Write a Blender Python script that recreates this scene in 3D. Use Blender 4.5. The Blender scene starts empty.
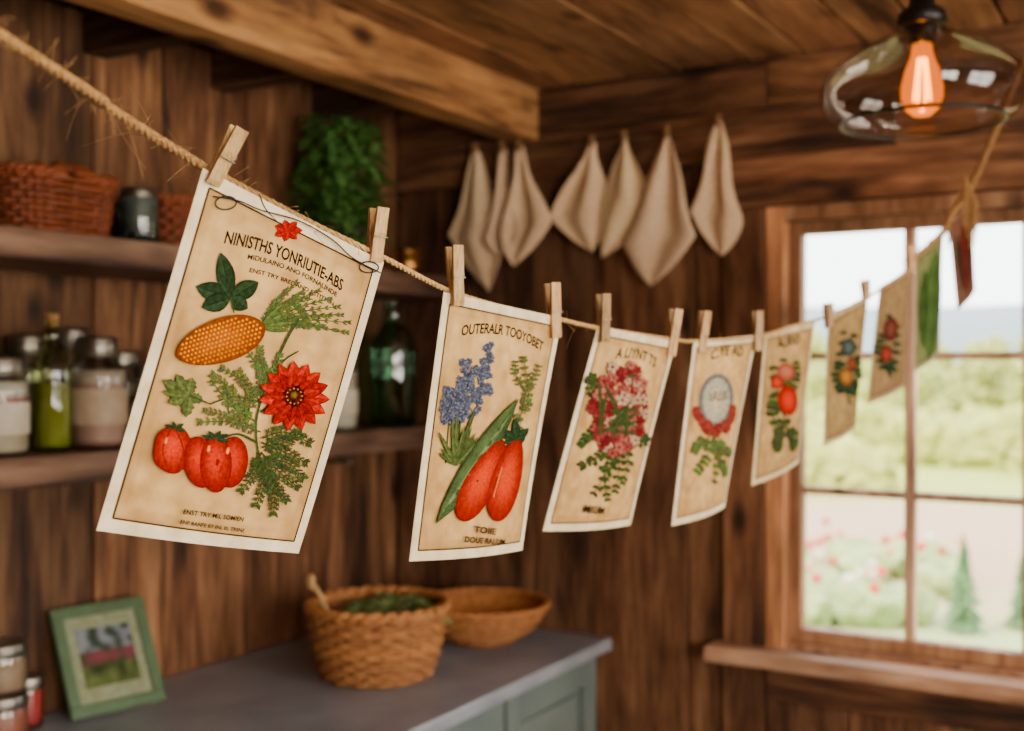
import bpy,bmesh,math,random
import numpy as np
from mathutils import Vector,Matrix,noise
random.seed(7)
CAM=Vector((1.8,-2.71,1.6)); F=1156.0; YAW=math.radians(30.8)
fw=Vector((-math.sin(YAW),math.cos(YAW),0)); rt=Vector((math.cos(YAW),math.sin(YAW),0)); UP=Vector((0,0,1))
# pixel helpers
def img_pt(px,py,d): return CAM+d*(fw+rt*((px-512)/F)+UP*((365.5-py)/F))
def wy(px,py,Y):
    k=fw+rt*((px-512)/F); return img_pt(px,py,(Y-CAM.y)/k.y)

def C(h):
    h=h.lstrip('#'); r=[int(h[i:i+2],16)/255 for i in (0,2,4)]
    return tuple((x/12.92 if x<=.04045 else ((x+.055)/1.055)**2.4) for x in r)
def lerp(a,b,t): return tuple(a[i]*(1-t)+b[i]*t for i in range(3))

# ---------------------------------------------------------------- materials
def newmat(n):
    m=bpy.data.materials.new(n); m.use_nodes=True; nt=m.node_tree
    return m,nt,nt.nodes['Principled BSDF']
def ramp(nt,cols):
    r=nt.nodes.new('ShaderNodeValToRGB'); e=r.color_ramp.elements
    while len(e)<len(cols): e.new(.5)
    for i,(p,c) in enumerate(cols):
        e[i].position=p; e[i].color=(*c,1)
    return r
def tone(nt,src):
    a=nt.nodes.new('ShaderNodeAttribute'); a.attribute_name='Col'
    m=nt.nodes.new('ShaderNodeMix'); m.data_type='RGBA'; m.blend_type='MULTIPLY'; m.inputs[0].default_value=1
    nt.links.new(src,m.inputs[6]); nt.links.new(a.outputs['Color'],m.inputs[7])
    return m.outputs[2],a
def pm(n,c1,c2,scale=8,rough=.6,metal=0,bump=.1,stretch=(1,1,1),detail=5):
    m,nt,b=newmat(n); L=nt.links
    tc=nt.nodes.new('ShaderNodeTexCoord'); mp=nt.nodes.new('ShaderNodeMapping'); mp.inputs['Scale'].default_value=stretch
    nz=nt.nodes.new('ShaderNodeTexNoise'); nz.inputs['Scale'].default_value=scale; nz.inputs['Detail'].default_value=detail
    L.new(tc.outputs['Object'],mp.inputs[0]); L.new(mp.outputs[0],nz.inputs['Vector'])
    r=ramp(nt,[(.3,c1),(.7,c2)]); L.new(nz.outputs['Fac'],r.inputs[0])
    o,a=tone(nt,r.outputs[0]); L.new(o,b.inputs['Base Color'])
    b.inputs['Roughness'].default_value=rough; b.inputs['Metallic'].default_value=metal
    if bump:
        bp=nt.nodes.new('ShaderNodeBump'); bp.inputs['Strength'].default_value=bump; bp.inputs['Distance'].default_value=.005
        L.new(nz.outputs['Fac'],bp.inputs['Height']); L.new(bp.outputs[0],b.inputs['Normal'])
    return m
def wood(n,c1,c2,c3,axis=2,rough=.62,s=9,bump=.4):
    m,nt,b=newmat(n); L=nt.links
    tc=nt.nodes.new('ShaderNodeTexCoord'); a=nt.nodes.new('ShaderNodeAttribute'); a.attribute_name='Col'
    off=nt.nodes.new('ShaderNodeVectorMath'); off.operation='SCALE'; off.inputs['Scale'].default_value=17
    L.new(a.outputs['Color'],off.inputs[0])
    ad=nt.nodes.new('ShaderNodeVectorMath'); L.new(tc.outputs['Object'],ad.inputs[0]); L.new(off.outputs[0],ad.inputs[1])
    mp=nt.nodes.new('ShaderNodeMapping'); sc=[s,s,s]; sc[axis]=s*.13; mp.inputs['Scale'].default_value=sc
    L.new(ad.outputs[0],mp.inputs[0])
    nz=nt.nodes.new('ShaderNodeTexNoise'); nz.inputs['Scale'].default_value=1; nz.inputs['Detail'].default_value=9; nz.inputs['Distortion'].default_value=1.6
    nz.inputs['Roughness'].default_value=.6
    L.new(mp.outputs[0],nz.inputs['Vector'])
    n2=nt.nodes.new('ShaderNodeTexNoise'); n2.inputs['Scale'].default_value=6; n2.inputs['Detail'].default_value=6
    L.new(mp.outputs[0],n2.inputs['Vector'])
    mx=nt.nodes.new('ShaderNodeMath'); mx.operation='MULTIPLY_ADD'; mx.inputs[1].default_value=.35; L.new(n2.outputs['Fac'],mx.inputs[0])
    mu=nt.nodes.new('ShaderNodeMath'); mu.operation='MULTIPLY'; mu.inputs[1].default_value=.65; L.new(nz.outputs['Fac'],mu.inputs[0]); L.new(mu.outputs[0],mx.inputs[2])
    r=ramp(nt,[(.36,c1),(.49,c2),(.64,c3)]); L.new(mx.outputs[0],r.inputs[0])
    mp2=nt.nodes.new('ShaderNodeMapping'); s2=[6,6,6]; s2[axis]=3.2; mp2.inputs['Scale'].default_value=s2; L.new(ad.outputs[0],mp2.inputs[0])
    vo=nt.nodes.new('ShaderNodeTexVoronoi'); vo.inputs['Scale'].default_value=1; L.new(mp2.outputs[0],vo.inputs['Vector'])
    kr=ramp(nt,[(.06,(.16,.12,.10)),(.19,(1,1,1))]); L.new(vo.outputs['Distance'],kr.inputs[0])
    k=nt.nodes.new('ShaderNodeMix'); k.data_type='RGBA'; k.blend_type='MULTIPLY'; k.inputs[0].default_value=1
    L.new(r.outputs[0],k.inputs[6]); L.new(kr.outputs[0],k.inputs[7])
    # weathering blotches
    n3=nt.nodes.new('ShaderNodeTexNoise'); n3.inputs['Scale'].default_value=2.6; n3.inputs['Detail'].default_value=4; L.new(ad.outputs[0],n3.inputs['Vector'])
    wr=ramp(nt,[(.35,(.55,.54,.54)),(.6,(1.0,1.0,1.0))]); L.new(n3.outputs['Fac'],wr.inputs[0])
    k2=nt.nodes.new('ShaderNodeMix'); k2.data_type='RGBA'; k2.blend_type='MULTIPLY'; k2.inputs[0].default_value=1
    L.new(k.outputs[2],k2.inputs[6]); L.new(wr.outputs[0],k2.inputs[7])
    o,_=tone(nt,k2.outputs[2]); L.new(o,b.inputs['Base Color']); b.inputs['Roughness'].default_value=rough
    b.inputs['Specular IOR Level'].default_value=.3
    bp=nt.nodes.new('ShaderNodeBump'); bp.inputs['Strength'].default_value=bump; bp.inputs['Distance'].default_value=.004
    L.new(mx.outputs[0],bp.inputs['Height']); L.new(bp.outputs[0],b.inputs['Normal'])
    return m
def glass(n,tint,gl=.12,rough=.03,fr=.5):
    m,nt,b=newmat(n); L=nt.links; nt.nodes.remove(b)
    tr=nt.nodes.new('ShaderNodeBsdfTransparent'); tr.inputs[0].default_value=(*tint,1)
    g=nt.nodes.new('ShaderNodeBsdfGlossy'); g.inputs['Roughness'].default_value=rough
    lw=nt.nodes.new('ShaderNodeLayerWeight'); lw.inputs[0].default_value=.35
    mm=nt.nodes.new('ShaderNodeMath'); mm.operation='MULTIPLY_ADD'; mm.inputs[1].default_value=fr; mm.inputs[2].default_value=gl*.4
    L.new(lw.outputs['Fresnel'],mm.inputs[0])
    mx=nt.nodes.new('ShaderNodeMixShader'); L.new(mm.outputs[0],mx.inputs[0]); L.new(tr.outputs[0],mx.inputs[1]); L.new(g.outputs[0],mx.inputs[2])
    L.new(mx.outputs[0],nt.nodes['Material Output'].inputs[0]); return m
def emis(n,c,s,mixt=0):
    m,nt,b=newmat(n); L=nt.links; nt.nodes.remove(b)
    e=nt.nodes.new('ShaderNodeEmission'); e.inputs[0].default_value=(*c,1); e.inputs[1].default_value=s
    if mixt:
        tr=nt.nodes.new('ShaderNodeBsdfTransparent'); tr.inputs[0].default_value=(1,.55,.2,1); mx=nt.nodes.new('ShaderNodeMixShader'); mx.inputs[0].default_value=1-mixt
        L.new(tr.outputs[0],mx.inputs[1]); L.new(e.outputs[0],mx.inputs[2]); L.new(mx.outputs[0],nt.nodes['Material Output'].inputs[0])
    else: L.new(e.outputs[0],nt.nodes['Material Output'].inputs[0])
    return m
W1,W2,W3=C('#2c1a10'),C('#6a452b'),C('#986e4c')
M_wallV=wood('wall_wood_vertical',W1,W2,W3,2)
M_wallH=wood('wall_wood_horizontal',W1,W2,W3,0)
M_ceil=wood('ceiling_wood',C('#503420'),C('#926640'),C('#b08458'),1)
M_beam=wood('beam_wood',C('#5c3c22'),C('#a47444'),C('#c09058'),1)
M_shelf=wood('shelf_wood',C('#3a2820'),C('#725440'),C('#90725a'),1)
M_sash=wood('window_wood',C('#603e28'),C('#9a6c4a'),C('#b88e68'),2)
M_sill=wood('sill_wood',C('#664632'),C('#a47a5c'),C('#c69e7e'),0)
M_floor=wood('floor_wood',W1,W2,W3,1)
M_pin=wood('clothespin_wood',C('#9a7040'),C('#c49c64'),C('#d8b684'),2,s=120,bump=.1)
M_counter=pm('countertop_slate',C('#777c84'),C('#969a9f'),9,rough=.33,bump=.05)
M_cab=pm('cabinet_paint',C('#5c6864'),C('#6d7974'),6,rough=.5,bump=.08)
M_metal=pm('dull_metal',C('#77736a'),C('#a29c90'),20,rough=.35,metal=1,bump=.02)
M_dark=pm('black_metal',C('#121110'),C('#22201e'),20,rough=.4,metal=.6,bump=.02)
M_jute=pm('jute',C('#7c5c30'),C('#b08a54'),260,rough=.9,bump=.5)
M_linen=pm('linen',C('#b89a76'),C('#d6bc98'),160,rough=.95,bump=.3)
M_wick=pm('wicker',C('#8e5628'),C('#b87c42'),60,rough=.6,bump=.2)
M_glass=glass('clear_glass',(.88,.91,.89))
M_pane=glass('window_glass',(.97,.98,.98),.02)
M_green=glass('green_glass',(.34,.60,.42),.3)
M_smoke=glass('smoked_glass',(.74,.68,.62),.12,.05,.28)
def vcol(n,rough=.8,var=.12,sc=40,spec=.3,bump=0):
    m,nt,b=newmat(n); L=nt.links
    tc=nt.nodes.new('ShaderNodeTexCoord'); nz=nt.nodes.new('ShaderNodeTexNoise'); nz.inputs['Scale'].default_value=sc; nz.inputs['Detail'].default_value=6
    L.new(tc.outputs['Object'],nz.inputs['Vector'])
    r=ramp(nt,[(.3,(1-var,1-var*1.2,1-var*1.6)),(.7,(1,1,1))]); L.new(nz.outputs['Fac'],r.inputs[0])
    o,_=tone(nt,r.outputs[0]); L.new(o,b.inputs['Base Color']); b.inputs['Roughness'].default_value=rough
    b.inputs['Specular IOR Level'].default_value=spec
    if bump:
        bp=nt.nodes.new('ShaderNodeBump'); bp.inputs['Strength'].default_value=bump; bp.inputs['Distance'].default_value=.003
        L.new(nz.outputs['Fac'],bp.inputs['Height']); L.new(bp.outputs[0],b.inputs['Normal'])
    return m
M_art=vcol('printed_ink',.95,.42,420,.03)
M_paper=vcol('aged_paper',.92,.26,60,.06)
M_col=vcol('painted_surface',.55,.2,30,.5,.2)
M_leaf=vcol('foliage',.6,.3,12,.3)

# ---------------------------------------------------------------- mesh builder
class MB:
    def __init__(s): s.v=[];s.f=[];s.c=[];s.m=[]
    def add(s,vs,fs,col=(1,1,1),mi=0):
        o=len(s.v); s.v+= [Vector(v) for v in vs]
        if isinstance(col[0],(tuple,list)): s.c+=list(col)
        else: s.c+=[col]*len(vs)
        s.f+=[tuple(i+o for i in f) for f in fs]; s.m+=[mi]*len(fs)
    def box(s,a,b,col=(1,1,1),mi=0,mat=None):
        x0,y0,z0=a;x1,y1,z1=b
        vs=[Vector(p) for p in ((x0,y0,z0),(x1,y0,z0),(x1,y1,z0),(x0,y1,z0),(x0,y0,z1),(x1,y0,z1),(x1,y1,z1),(x0,y1,z1))]
        if mat: vs=[mat@v for v in vs]
        s.add(vs,[(0,3,2,1),(4,5,6,7),(0,1,5,4),(1,2,6,5),(2,3,7,6),(3,0,4,7)],col,mi)
    def lathe(s,prof,c,seg=32,col=(1,1,1),mi=0,mat=None):
        vs=[];fs=[];n=len(prof); c=Vector(c)
        for r,z in prof:
            for k in range(seg):
                a=2*math.pi*k/seg; p=Vector((r*math.cos(a),r*math.sin(a),z))
                vs.append((mat@p if mat else p)+c)
        for i in range(n-1):
            for k in range(seg):
                k2=(k+1)%seg; fs.append((i*seg+k,i*seg+k2,(i+1)*seg+k2,(i+1)*seg+k))
        if isinstance(col,list): col=[cc for cc in col for _ in range(seg)]
        s.add(vs,fs,col,mi)
    def tube(s,pts,r,seg=6,closed=False,col=(1,1,1),mi=0):
        pts=[Vector(p) for p in pts]; n=len(pts); vs=[];fs=[]; N=None
        for i,p in enumerate(pts):
            if closed: t=pts[(i+1)%n]-pts[i-1]
            else: t=pts[min(i+1,n-1)]-pts[max(i-1,0)]
            if t.length<1e-9: t=Vector((0,0,1))
            t.normalize()
            if N is None: N=t.orthogonal()
            N=N-t*N.dot(t)
            if N.length<1e-6: N=t.orthogonal()
            N.normalize(); B=t.cross(N); rr=r[i] if isinstance(r,(list,tuple)) else r
            for k in range(seg):
                a=2*math.pi*k/seg; vs.append(p+(N*math.cos(a)+B*math.sin(a))*rr)
        for i in range(n if closed else n-1):
            j=(i+1)%n
            for k in range(seg):
                k2=(k+1)%seg; fs.append((i*seg+k,i*seg+k2,j*seg+k2,j*seg+k))
        if not closed:
            fs.append(tuple(range(seg))[::-1]); fs.append(tuple((n-1)*seg+k for k in range(seg)))
        if isinstance(col,list): col=[cc for cc in col for _ in range(seg)]
        s.add(vs,fs,col,mi)
    def ico(s,c,r,sub=2,amp=0,fr=3,col=(1,1,1),mi=0,col2=None):
        bm=bmesh.new(); bmesh.ops.create_icosphere(bm,subdivisions=sub,radius=1); c=Vector(c)
        if not isinstance(r,(tuple,list)): r=(r,r,r)
        vs=[];cs=[]
        for v in bm.verts:
            q=v.co.copy(); k=noise.noise(q*fr+c*3.1); q*=1+amp*k
            vs.append(c+Vector((q.x*r[0],q.y*r[1],q.z*r[2]))); cs.append(lerp(col,col2,min(1,max(0,.5+k))) if col2 else col)
        fs=[tuple(v.index for v in f.verts) for f in bm.faces]; bm.free(); s.add(vs,fs,cs,mi)
    def leaf(s,base,d,up,L,Wd,col=(1,1,1),col2=None,droop=.2,mi=0):
        base=Vector(base); d=Vector(d).normalized(); sd=d.cross(Vector(up))
        if sd.length<1e-4: sd=d.orthogonal()
        sd.normalize(); nn=sd.cross(d); col2=col2 or col
        vs=[];cs=[];n=6
        for i in range(n+1):
            t=i/n; w=Wd*math.sin(math.pi*min(1,t*.93+.05))**.8*.5 if 0<i<n else .0006
            c=base+d*L*t-UP*droop*L*t*t
            vs+= [c-sd*w+nn*w*.3,c,c+sd*w+nn*w*.3]; cs+=[col,col2,col]
        fs=[]
        for i in range(n):
            a=i*3; fs+=[(a,a+1,a+4,a+3),(a+1,a+2,a+5,a+4)]
        s.add(vs,fs,cs,mi)
    def obj(s,name,mats,parent=None,smooth=False,bevel=0,solid=0,origin=True):
        me=bpy.data.meshes.new(name)
        o=Vector((0,0,0))
        if origin and s.v:
            xs=[v.x for v in s.v];ys=[v.y for v in s.v];zs=[v.z for v in s.v]
            o=Vector(((min(xs)+max(xs))/2,(min(ys)+max(ys))/2,min(zs)))
        me.from_pydata([v-o for v in s.v],[],s.f)
        if not isinstance(mats,(list,tuple)): mats=[mats]
        for m in mats: me.materials.append(m)
        me.polygons.foreach_set('material_index',s.m)
        if smooth: me.polygons.foreach_set('use_smooth',[True]*len(s.f))
        ca=me.color_attributes.new('Col','FLOAT_COLOR','POINT')
        ca.data.foreach_set('color',[x for c in s.c for x in (c[0],c[1],c[2],1)])
        me.update(); ob=bpy.data.objects.new(name,me); bpy.context.scene.collection.objects.link(ob); ob.location=o
        if parent: ob.parent=parent; ob.location=o-parent.location
        if bevel:
            b=ob.modifiers.new('bevel','BEVEL'); b.width=bevel; b.segments=2; b.limit_method='ANGLE'
        if solid:
            b=ob.modifiers.new('solid','SOLIDIFY'); b.thickness=solid; b.offset=-1
        return ob
def empty(name,loc):
    e=bpy.data.objects.new(name,None); e.empty_display_size=.05; bpy.context.scene.collection.objects.link(e); e.location=loc; return e
def tn(lo=.75,hi=1.15):
    t=random.uniform(lo,hi); return (t,t*random.uniform(.95,1.02),t*random.uniform(.9,1.02))

# ---------------------------------------------------------------- room shell
mb=MB(); y=-4.2
mb.box((-.3,-4.2,0),(-.215,0.02,2.46),(.08,.08,.08))
ws=[.24,.17,.21,.26,.19,.23,.16,.25,.2,.22]; wi=0; y=0
while y>-4.19:
    w=ws[wi%10]; wi+=1; y1=max(-4.2,y-w)
    d=random.uniform(0,.004); mb.box((-.222,y1+.003,0),(-.2-d,y-.003,2.34),tn(.75,1.3)); y=y1
mb.obj('wall_left',M_wallV,bevel=.003,origin=False)
# back wall with window opening X .90-1.80  z .92-1.98
mb=MB()
bk=(.08,.08,.08)
for a,b in (((-.3,.015,0),(.90,.12,2.46)),((1.80,.015,0),(3.3,.12,2.46)),((.90,.015,0),(1.80,.12,.90)),((.90,.015,1.98),(1.80,.12,2.46))): mb.box(a,b,bk)
def vb(x0,x1,z0,z1,t=0,c=None,mi=0): mb.box((x0+.002,-t,z0),(x1-.002,.018,z1),c or tn(.7,1.1),mi)
for a,b in ((-.2,.06),(.06,.25),(.25,.438)): vb(a,b,0,2.10,random.uniform(0,.004),tn(.65,.85))
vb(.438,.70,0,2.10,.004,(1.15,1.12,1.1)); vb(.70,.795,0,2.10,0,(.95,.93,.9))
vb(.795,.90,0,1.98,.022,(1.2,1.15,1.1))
vb(-.2,1.2,2.103,2.22,.006,(1,.97,.95),1); vb(-.2,.9,2.223,2.34,.002,(.95,.93,.9),1)
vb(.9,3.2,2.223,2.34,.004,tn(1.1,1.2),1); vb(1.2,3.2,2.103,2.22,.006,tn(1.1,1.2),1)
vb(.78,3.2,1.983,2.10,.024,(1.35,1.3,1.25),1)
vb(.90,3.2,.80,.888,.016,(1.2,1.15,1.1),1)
x=.9
while x<3.19:
    w=random.uniform(.12,.2); x1=min(3.2,x+w); vb(x,x1,0,.797,random.uniform(0,.004),tn(.9,1.2)); x=x1
x=1.9
vb(1.80,1.9,.888,1.98,.022)
while x<3.19:
    w=random.uniform(.15,.2); x1=min(3.2,x+w); vb(x,x1,.888,1.98,random.uniform(0,.004)); x=x1
mb.obj('wall_back',[M_wallV,M_wallH],bevel=.002,origin=False)
# right wall with unseen openings added for fill light: added_window_2 (y -3.8..-2.3) and added_window_3 (y -1.8..-0.7)
mb=MB()
for a,b in (((3.2,-4.2,0),(3.3,-3.8,2.46)),((3.2,-2.3,0),(3.3,-1.8,2.46)),((3.2,-.7,0),(3.3,.02,2.46)),((3.2,-3.8,0),(3.3,-2.3,.9)),((3.2,-3.8,2.15),(3.3,-2.3,2.46)),((3.2,-1.8,0),(3.3,-.7,.9)),((3.2,-1.8,2.15),(3.3,-.7,2.46))): mb.box(a,b,(1,1,1))
mb.obj('wall_right',M_wallV,origin=False)
mb=MB(); mb.box((-.3,-4.3,0),(3.3,-4.2,2.46)); mb.obj('wall_rear',M_wallV,origin=False)
mb=MB(); x=-.3
while x<3.29:
    x1=min(3.3,x+.17); mb.box((x+.001,-4.3,-.05),(x1-.001,.12,0),tn(1,1.4)); x=x1
mb.obj('floor',M_floor,bevel=.001,origin=False)
mb=MB(); x=-.2; mb.box((-.3,-4.3,2.36),(3.3,.12,2.48),bk)
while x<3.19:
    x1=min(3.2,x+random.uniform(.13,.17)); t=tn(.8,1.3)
    if x<.15: t=tuple(q*.35 for q in t)  # shade left of the beam put into the board tone
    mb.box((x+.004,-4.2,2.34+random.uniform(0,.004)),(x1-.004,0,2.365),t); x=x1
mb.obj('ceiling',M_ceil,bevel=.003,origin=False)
mb=MB(); mb.box((.18,-4.19,2.205),(.27,-.001,2.345),(1.05,1.02,1)); mb.obj('ceiling_beam',M_beam,bevel=.006)
for i in range(6):
    yy=-.35-i*.36; mb=MB(); mb.box((-.199,yy-.03,2.25),(.178,yy+.03,2.338),tn(.4,.6)); mb.obj('ceiling_joist',M_wallH,bevel=.004)

# window_1
w1=empty('window_1',(1.35,.05,.93))
mb=MB()
mb.box((.90,-.01,.90),(.945,.12,1.98),(1.9,1.75,1.55)); mb.box((1.755,-.01,.90),(1.80,.12,1.98));  # left jamb toned brighter: daylight on the reveal put into its colour
mb.box((.945,-.01,1.945),(1.755,.12,1.98)); mb.box((.945,.0,.90),(1.755,.12,.935))
mb.obj('window_frame',M_sash,w1,bevel=.003)
mb=MB()
xs=[.975,1.225,1.475,1.725]; zs=[.965,1.300,1.622,1.93]; wc=(1.7,2.1,2.7)  # wc: window flare on the muntins painted in as a paler tone
mb.box((.945,.03,.935),(.975,.075,1.945)); mb.box((1.725,.03,.935),(1.755,.075,1.945))
mb.box((.975,.03,.935),(1.725,.075,.968)); mb.box((.975,.03,1.915),(1.725,.075,1.945))
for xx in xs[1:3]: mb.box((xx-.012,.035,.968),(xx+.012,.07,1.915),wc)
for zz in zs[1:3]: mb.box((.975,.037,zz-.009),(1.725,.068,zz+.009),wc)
mb.obj('sash_and_muntins',M_sash,w1,bevel=.003)
mb=MB(); mb.box((.975,.051,.968),(1.725,.054,1.915)); mb.obj('glass_pane',M_pane,w1)
mb=MB(); mb.box((.77,-.085,.888),(1.93,.0,.925),(1.3,1.3,1.3)); mb.obj('trim_1',M_sill,bevel=.005)
for nm,ya,yb in (('added_window_2',-3.8,-2.3),('added_window_3',-1.8,-.7)):  # unseen windows, added so the fill lamps have openings
    w2=empty(nm,(3.25,(ya+yb)/2,.9)); mb=MB(); ym=(ya+yb)/2
    for a,b in (((3.2,ya,.9),(3.29,ya+.05,2.15)),((3.2,yb-.05,.9),(3.29,yb,2.15)),((3.2,ya+.05,.9),(3.29,yb-.05,.95)),((3.2,ya+.05,2.1),(3.29,yb-.05,2.15)),((3.23,ym-.015,.95),(3.27,ym+.015,2.1)),((3.23,ya+.05,1.52),(3.27,yb-.05,1.55))): mb.box(a,b)
    mb.obj('window_frame',M_sash,w2,bevel=.003)

# ---------------------------------------------------------------- shelves
for z0,z1 in ((1.385,1.44),(1.785,1.84)):
    mb=MB(); mb.box((-.199,-3.0,z0),(.05,-.10,z1),(1.1,1.1,1.15))
    for yy in (-2.6,-1.6,-.45):
        mb.box((-.199,yy-.015,z0-.12),(-.17,yy+.015,z0-.001)); mb.box((-.17,yy-.015,z0-.03),(-.01,yy+.015,z0-.001))
    mb.obj('wooden_shelf',M_shelf,bevel=.004)
# ---------------------------------------------------------------- counter
cb=empty('kitchen_counter',(.15,-1.2,0)); mb=MB()
mb.box((-.198,-2.4,.868),(.50,-.024,.90)); mb.obj('countertop',M_counter,cb,bevel=.006)
mb=MB(); mb.box((-.198,-2.38,.001),(.44,-.024,.868)); 
y=-.04
while y>-2.2:
    y0=y-.44
    mb.box((.44,y0,.10),(.462,y0+.06,.85)); mb.box((.44,y-.06,.10),(.462,y,.85)); mb.box((.44,y0+.06,.79),(.462,y-.06,.85)); mb.box((.44,y0+.06,.10),(.462,y-.06,.16))
    mb.box((.44,y0+.08,.18),(.450,y-.08,.77))
    y=y0-.02
mb.obj('cabinet',M_cab,cb,bevel=.003)
mb=MB(); y=-.06
while y>-2.2:
    mb.lathe([(0,0),(.006,0),(.006,.012),(.014,.018),(.014,.024),(0,.028)],(.462,y-.38,.6),14,mat=Matrix.Rotation(math.pi/2,3,'Y')); y-=.46
mb.obj('knobs',M_dark,cb,smooth=True)

# ---------------------------------------------------------------- jars / bottles
def jar(name,x,y,z,r,h,cont,lid='metal',fill=.75,neck=.8,g=None,label=None):
    mb=MB(); c=(x,y,z); hl=h*.13 if lid else 0; hb=h-hl
    mb.lathe([(0,.002),(r*.9,.0),(r,.008),(r,hb*.72),(r*.97,hb*.82),(r*neck,hb*.93),(r*neck,hb)],c,36,mi=0)
    ci=[c1 for c1 in cont]
    if fill:
        pr=[(0,.006),(r*.86,.006),(r*.93,.012)]; n=8
        for i in range(1,n+1): pr.append((r*.93,hb*fill*i/n))
        pr.append((0,hb*fill+.002)); cols=[]
        for i in range(len(pr)): cols.append(ci[i*len(ci)//len(pr)])
        mb.lathe(pr,c,30,col=cols,mi=1)
    if lid=='metal':
        rl=r*neck*1.06; mb.lathe([(rl,hb-.012),(rl*1.03,hb-.01),(rl*1.03,hb+hl*.8),(rl*.96,h),(rl*.5,h-.001),(0,h-.001)],c,36,mi=2)
        for k in range(2): mb.tube([(x+rl*1.03*math.cos(a*.2618),y+rl*1.03*math.sin(a*.2618),z+hb-.004+k*hl*.5) for a in range(24)],.0018,5,True,mi=2)
    if label:
        mb.lathe([(r*1.004,hb*.25),(r*1.004,hb*.62)],c,36,col=label,mi=3)
    return mb.obj(name,[g or M_glass,M_col,M_metal,M_col],smooth=True)
def bottle(name,x,y,z,r,h,g,cont=None,cork=True):
    mb=MB(); c=(x,y,z)
    mb.lathe([(0,.004),(r*.88,0),(r,.01),(r,h*.58),(r*.93,h*.66),(r*.55,h*.75),(r*.38,h*.8),(r*.36,h*.92),(r*.44,h*.925),(r*.44,h*.95),(r*.36,h*.955)],c,36,mi=0)
    if cont: mb.lathe([(0,.008),(r*.9,.01),(r*.93,.02),(r*.93,h*.5),(0,h*.5+.001)],c,30,col=cont,mi=1)
    if cork: mb.lathe([(0,h*.9),(r*.28,h*.9),(r*.33,h*.955),(r*.34,h),(0,h)],c,20,col=C('#b08850'),mi=1)
    return mb.obj(name,[g,M_col],smooth=True)
Z=1.4405
jar('storage_jar',-.04,-1.405,Z,.048,.175,[C('#c9b8a0'),C('#c9b8a0'),C('#9c4530'),C('#d8d0c0')],fill=.85,label=C('#d8cfbd'))
bottle('oil_bottle',-.03,-1.305,Z,.035,.255,glass('pale_glass',(.8,.85,.6)),C('#8a8c20'))
jar('storage_jar',-.04,-1.195,Z,.056,.215,[C('#9a6a58'),C('#b89080'),C('#8c4a3a'),C('#bfae9c')],fill=.8,neck=.62,label=C('#b09a80'))
jar('storage_jar',-.10,-1.085,Z,.040,.19,[C('#8a4a2c'),C('#7c5a40')],fill=.7)
jar('storage_jar',-.02,-1.085,Z,.036,.165,[C('#9a7a4c'),C('#7c5a40')],fill=.7)
jar('storage_jar',-.15,-1.27,Z,.042,.22,[C('#6a5a30'),C('#8c7a50')],fill=.8)
jar('storage_jar',-.15,-1.17,Z,.040,.235,[C('#a08868'),C('#6a4a30')],fill=.8)
bottle('oil_bottle',-.14,-1.37,Z,.036,.27,M_green,None)
jar('storage_jar',-.08,-.98,Z,.042,.20,[C('#7b7f45'),C('#8a8550')],fill=.8)
jar('storage_jar',-.05,-.80,Z,.045,.19,[C('#9a6a38'),C('#b08048')],fill=.8)
bottle('oil_bottle',-.06,-.68,Z,.038,.25,M_green,None)
jar('storage_jar',-.04,-.46,Z,.045,.185,[C('#cfc6b4'),C('#bcae98')],fill=.9,label=C('#d0c8b4'))
bottle('green_bottle',-.055,-.22,Z,.062,.345,M_green,None,False)
bottle('green_bottle',-.12,-.36,Z,.045,.33,M_green,None,False)
jar('storage_jar',-.1,-1.36,.9005,.046,.095,[C('#8c4426'),C('#a05840')],fill=.8,neck=.9)
jar('storage_jar',-.1,-1.36,.996,.044,.095,[C('#9a7a60'),C('#a08468')],fill=.8,neck=.9)
jar('storage_jar',-.15,-1.27,.9005,.03,.10,[C('#a01a0e'),C('#a82414')],fill=.85,neck=.9)

# ---------------------------------------------------------------- wicker
def weave(mb,c,z0,z1,a0,b0,a1,b1,rows,stakes,tr,p=2.0,col=(1,1,1),curve=.5):
    cx,cy=c
    def P(th,t,off=0,z=None):
        k=t**curve if curve else t
        a=a0+(a1-a0)*k+off; b=b0+(b1-b0)*k+off
        cc,ss=math.cos(th),math.sin(th)
        x=a*math.copysign(abs(cc)**(2/p),cc); y=b*math.copysign(abs(ss)**(2/p),ss)
        return Vector((cx+x,cy+y,z if z is not None else z0+(z1-z0)*t))
    N=stakes*4
    for j in range(rows):
        t=(j+.5)/rows; k=random.uniform(.65,1.1)
        mb.tube([P(2*math.pi*i/N,t,tr*.9*math.cos(stakes/2*2*math.pi*i/N+j*math.pi)) for i in range(N)],(z1-z0)/rows*.5,5,True,col=tuple(x*k for x in col))
    for s_ in range(stakes):
        th=2*math.pi*s_/stakes; mb.tube([P(th,i/6) for i in range(7)],tr*.8,5,col=tuple(x*.8 for x in col))
    for ph in (0,math.pi):
        mb.tube([P(2*math.pi*i/N,1,tr*1.3*math.cos(2*math.pi*i/N*stakes/2+ph),z1+tr*1.2+tr*1.2*math.sin(2*math.pi*i/N*stakes/2+ph)) for i in range(N)],tr*1.5,6,True,col=tuple(x*1.05 for x in col))
    pts=[P(2*math.pi*i/40,0,-tr*.5,z0+tr) for i in range(40)]
    mb.add(pts,[tuple(range(40))],tuple(x*.7 for x in col))
    mb.tube([P(2*math.pi*i/N,0,0,z0+tr*1.0) for i in range(N)],tr*1.1,6,True,col=col)
wb=empty('wicker_basket',(.20,-.62,.9)); mb=MB()
weave(mb,(.20,-.62),.902,1.055,.115,.115,.155,.155,12,30,.0048,curve=.7)
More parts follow.
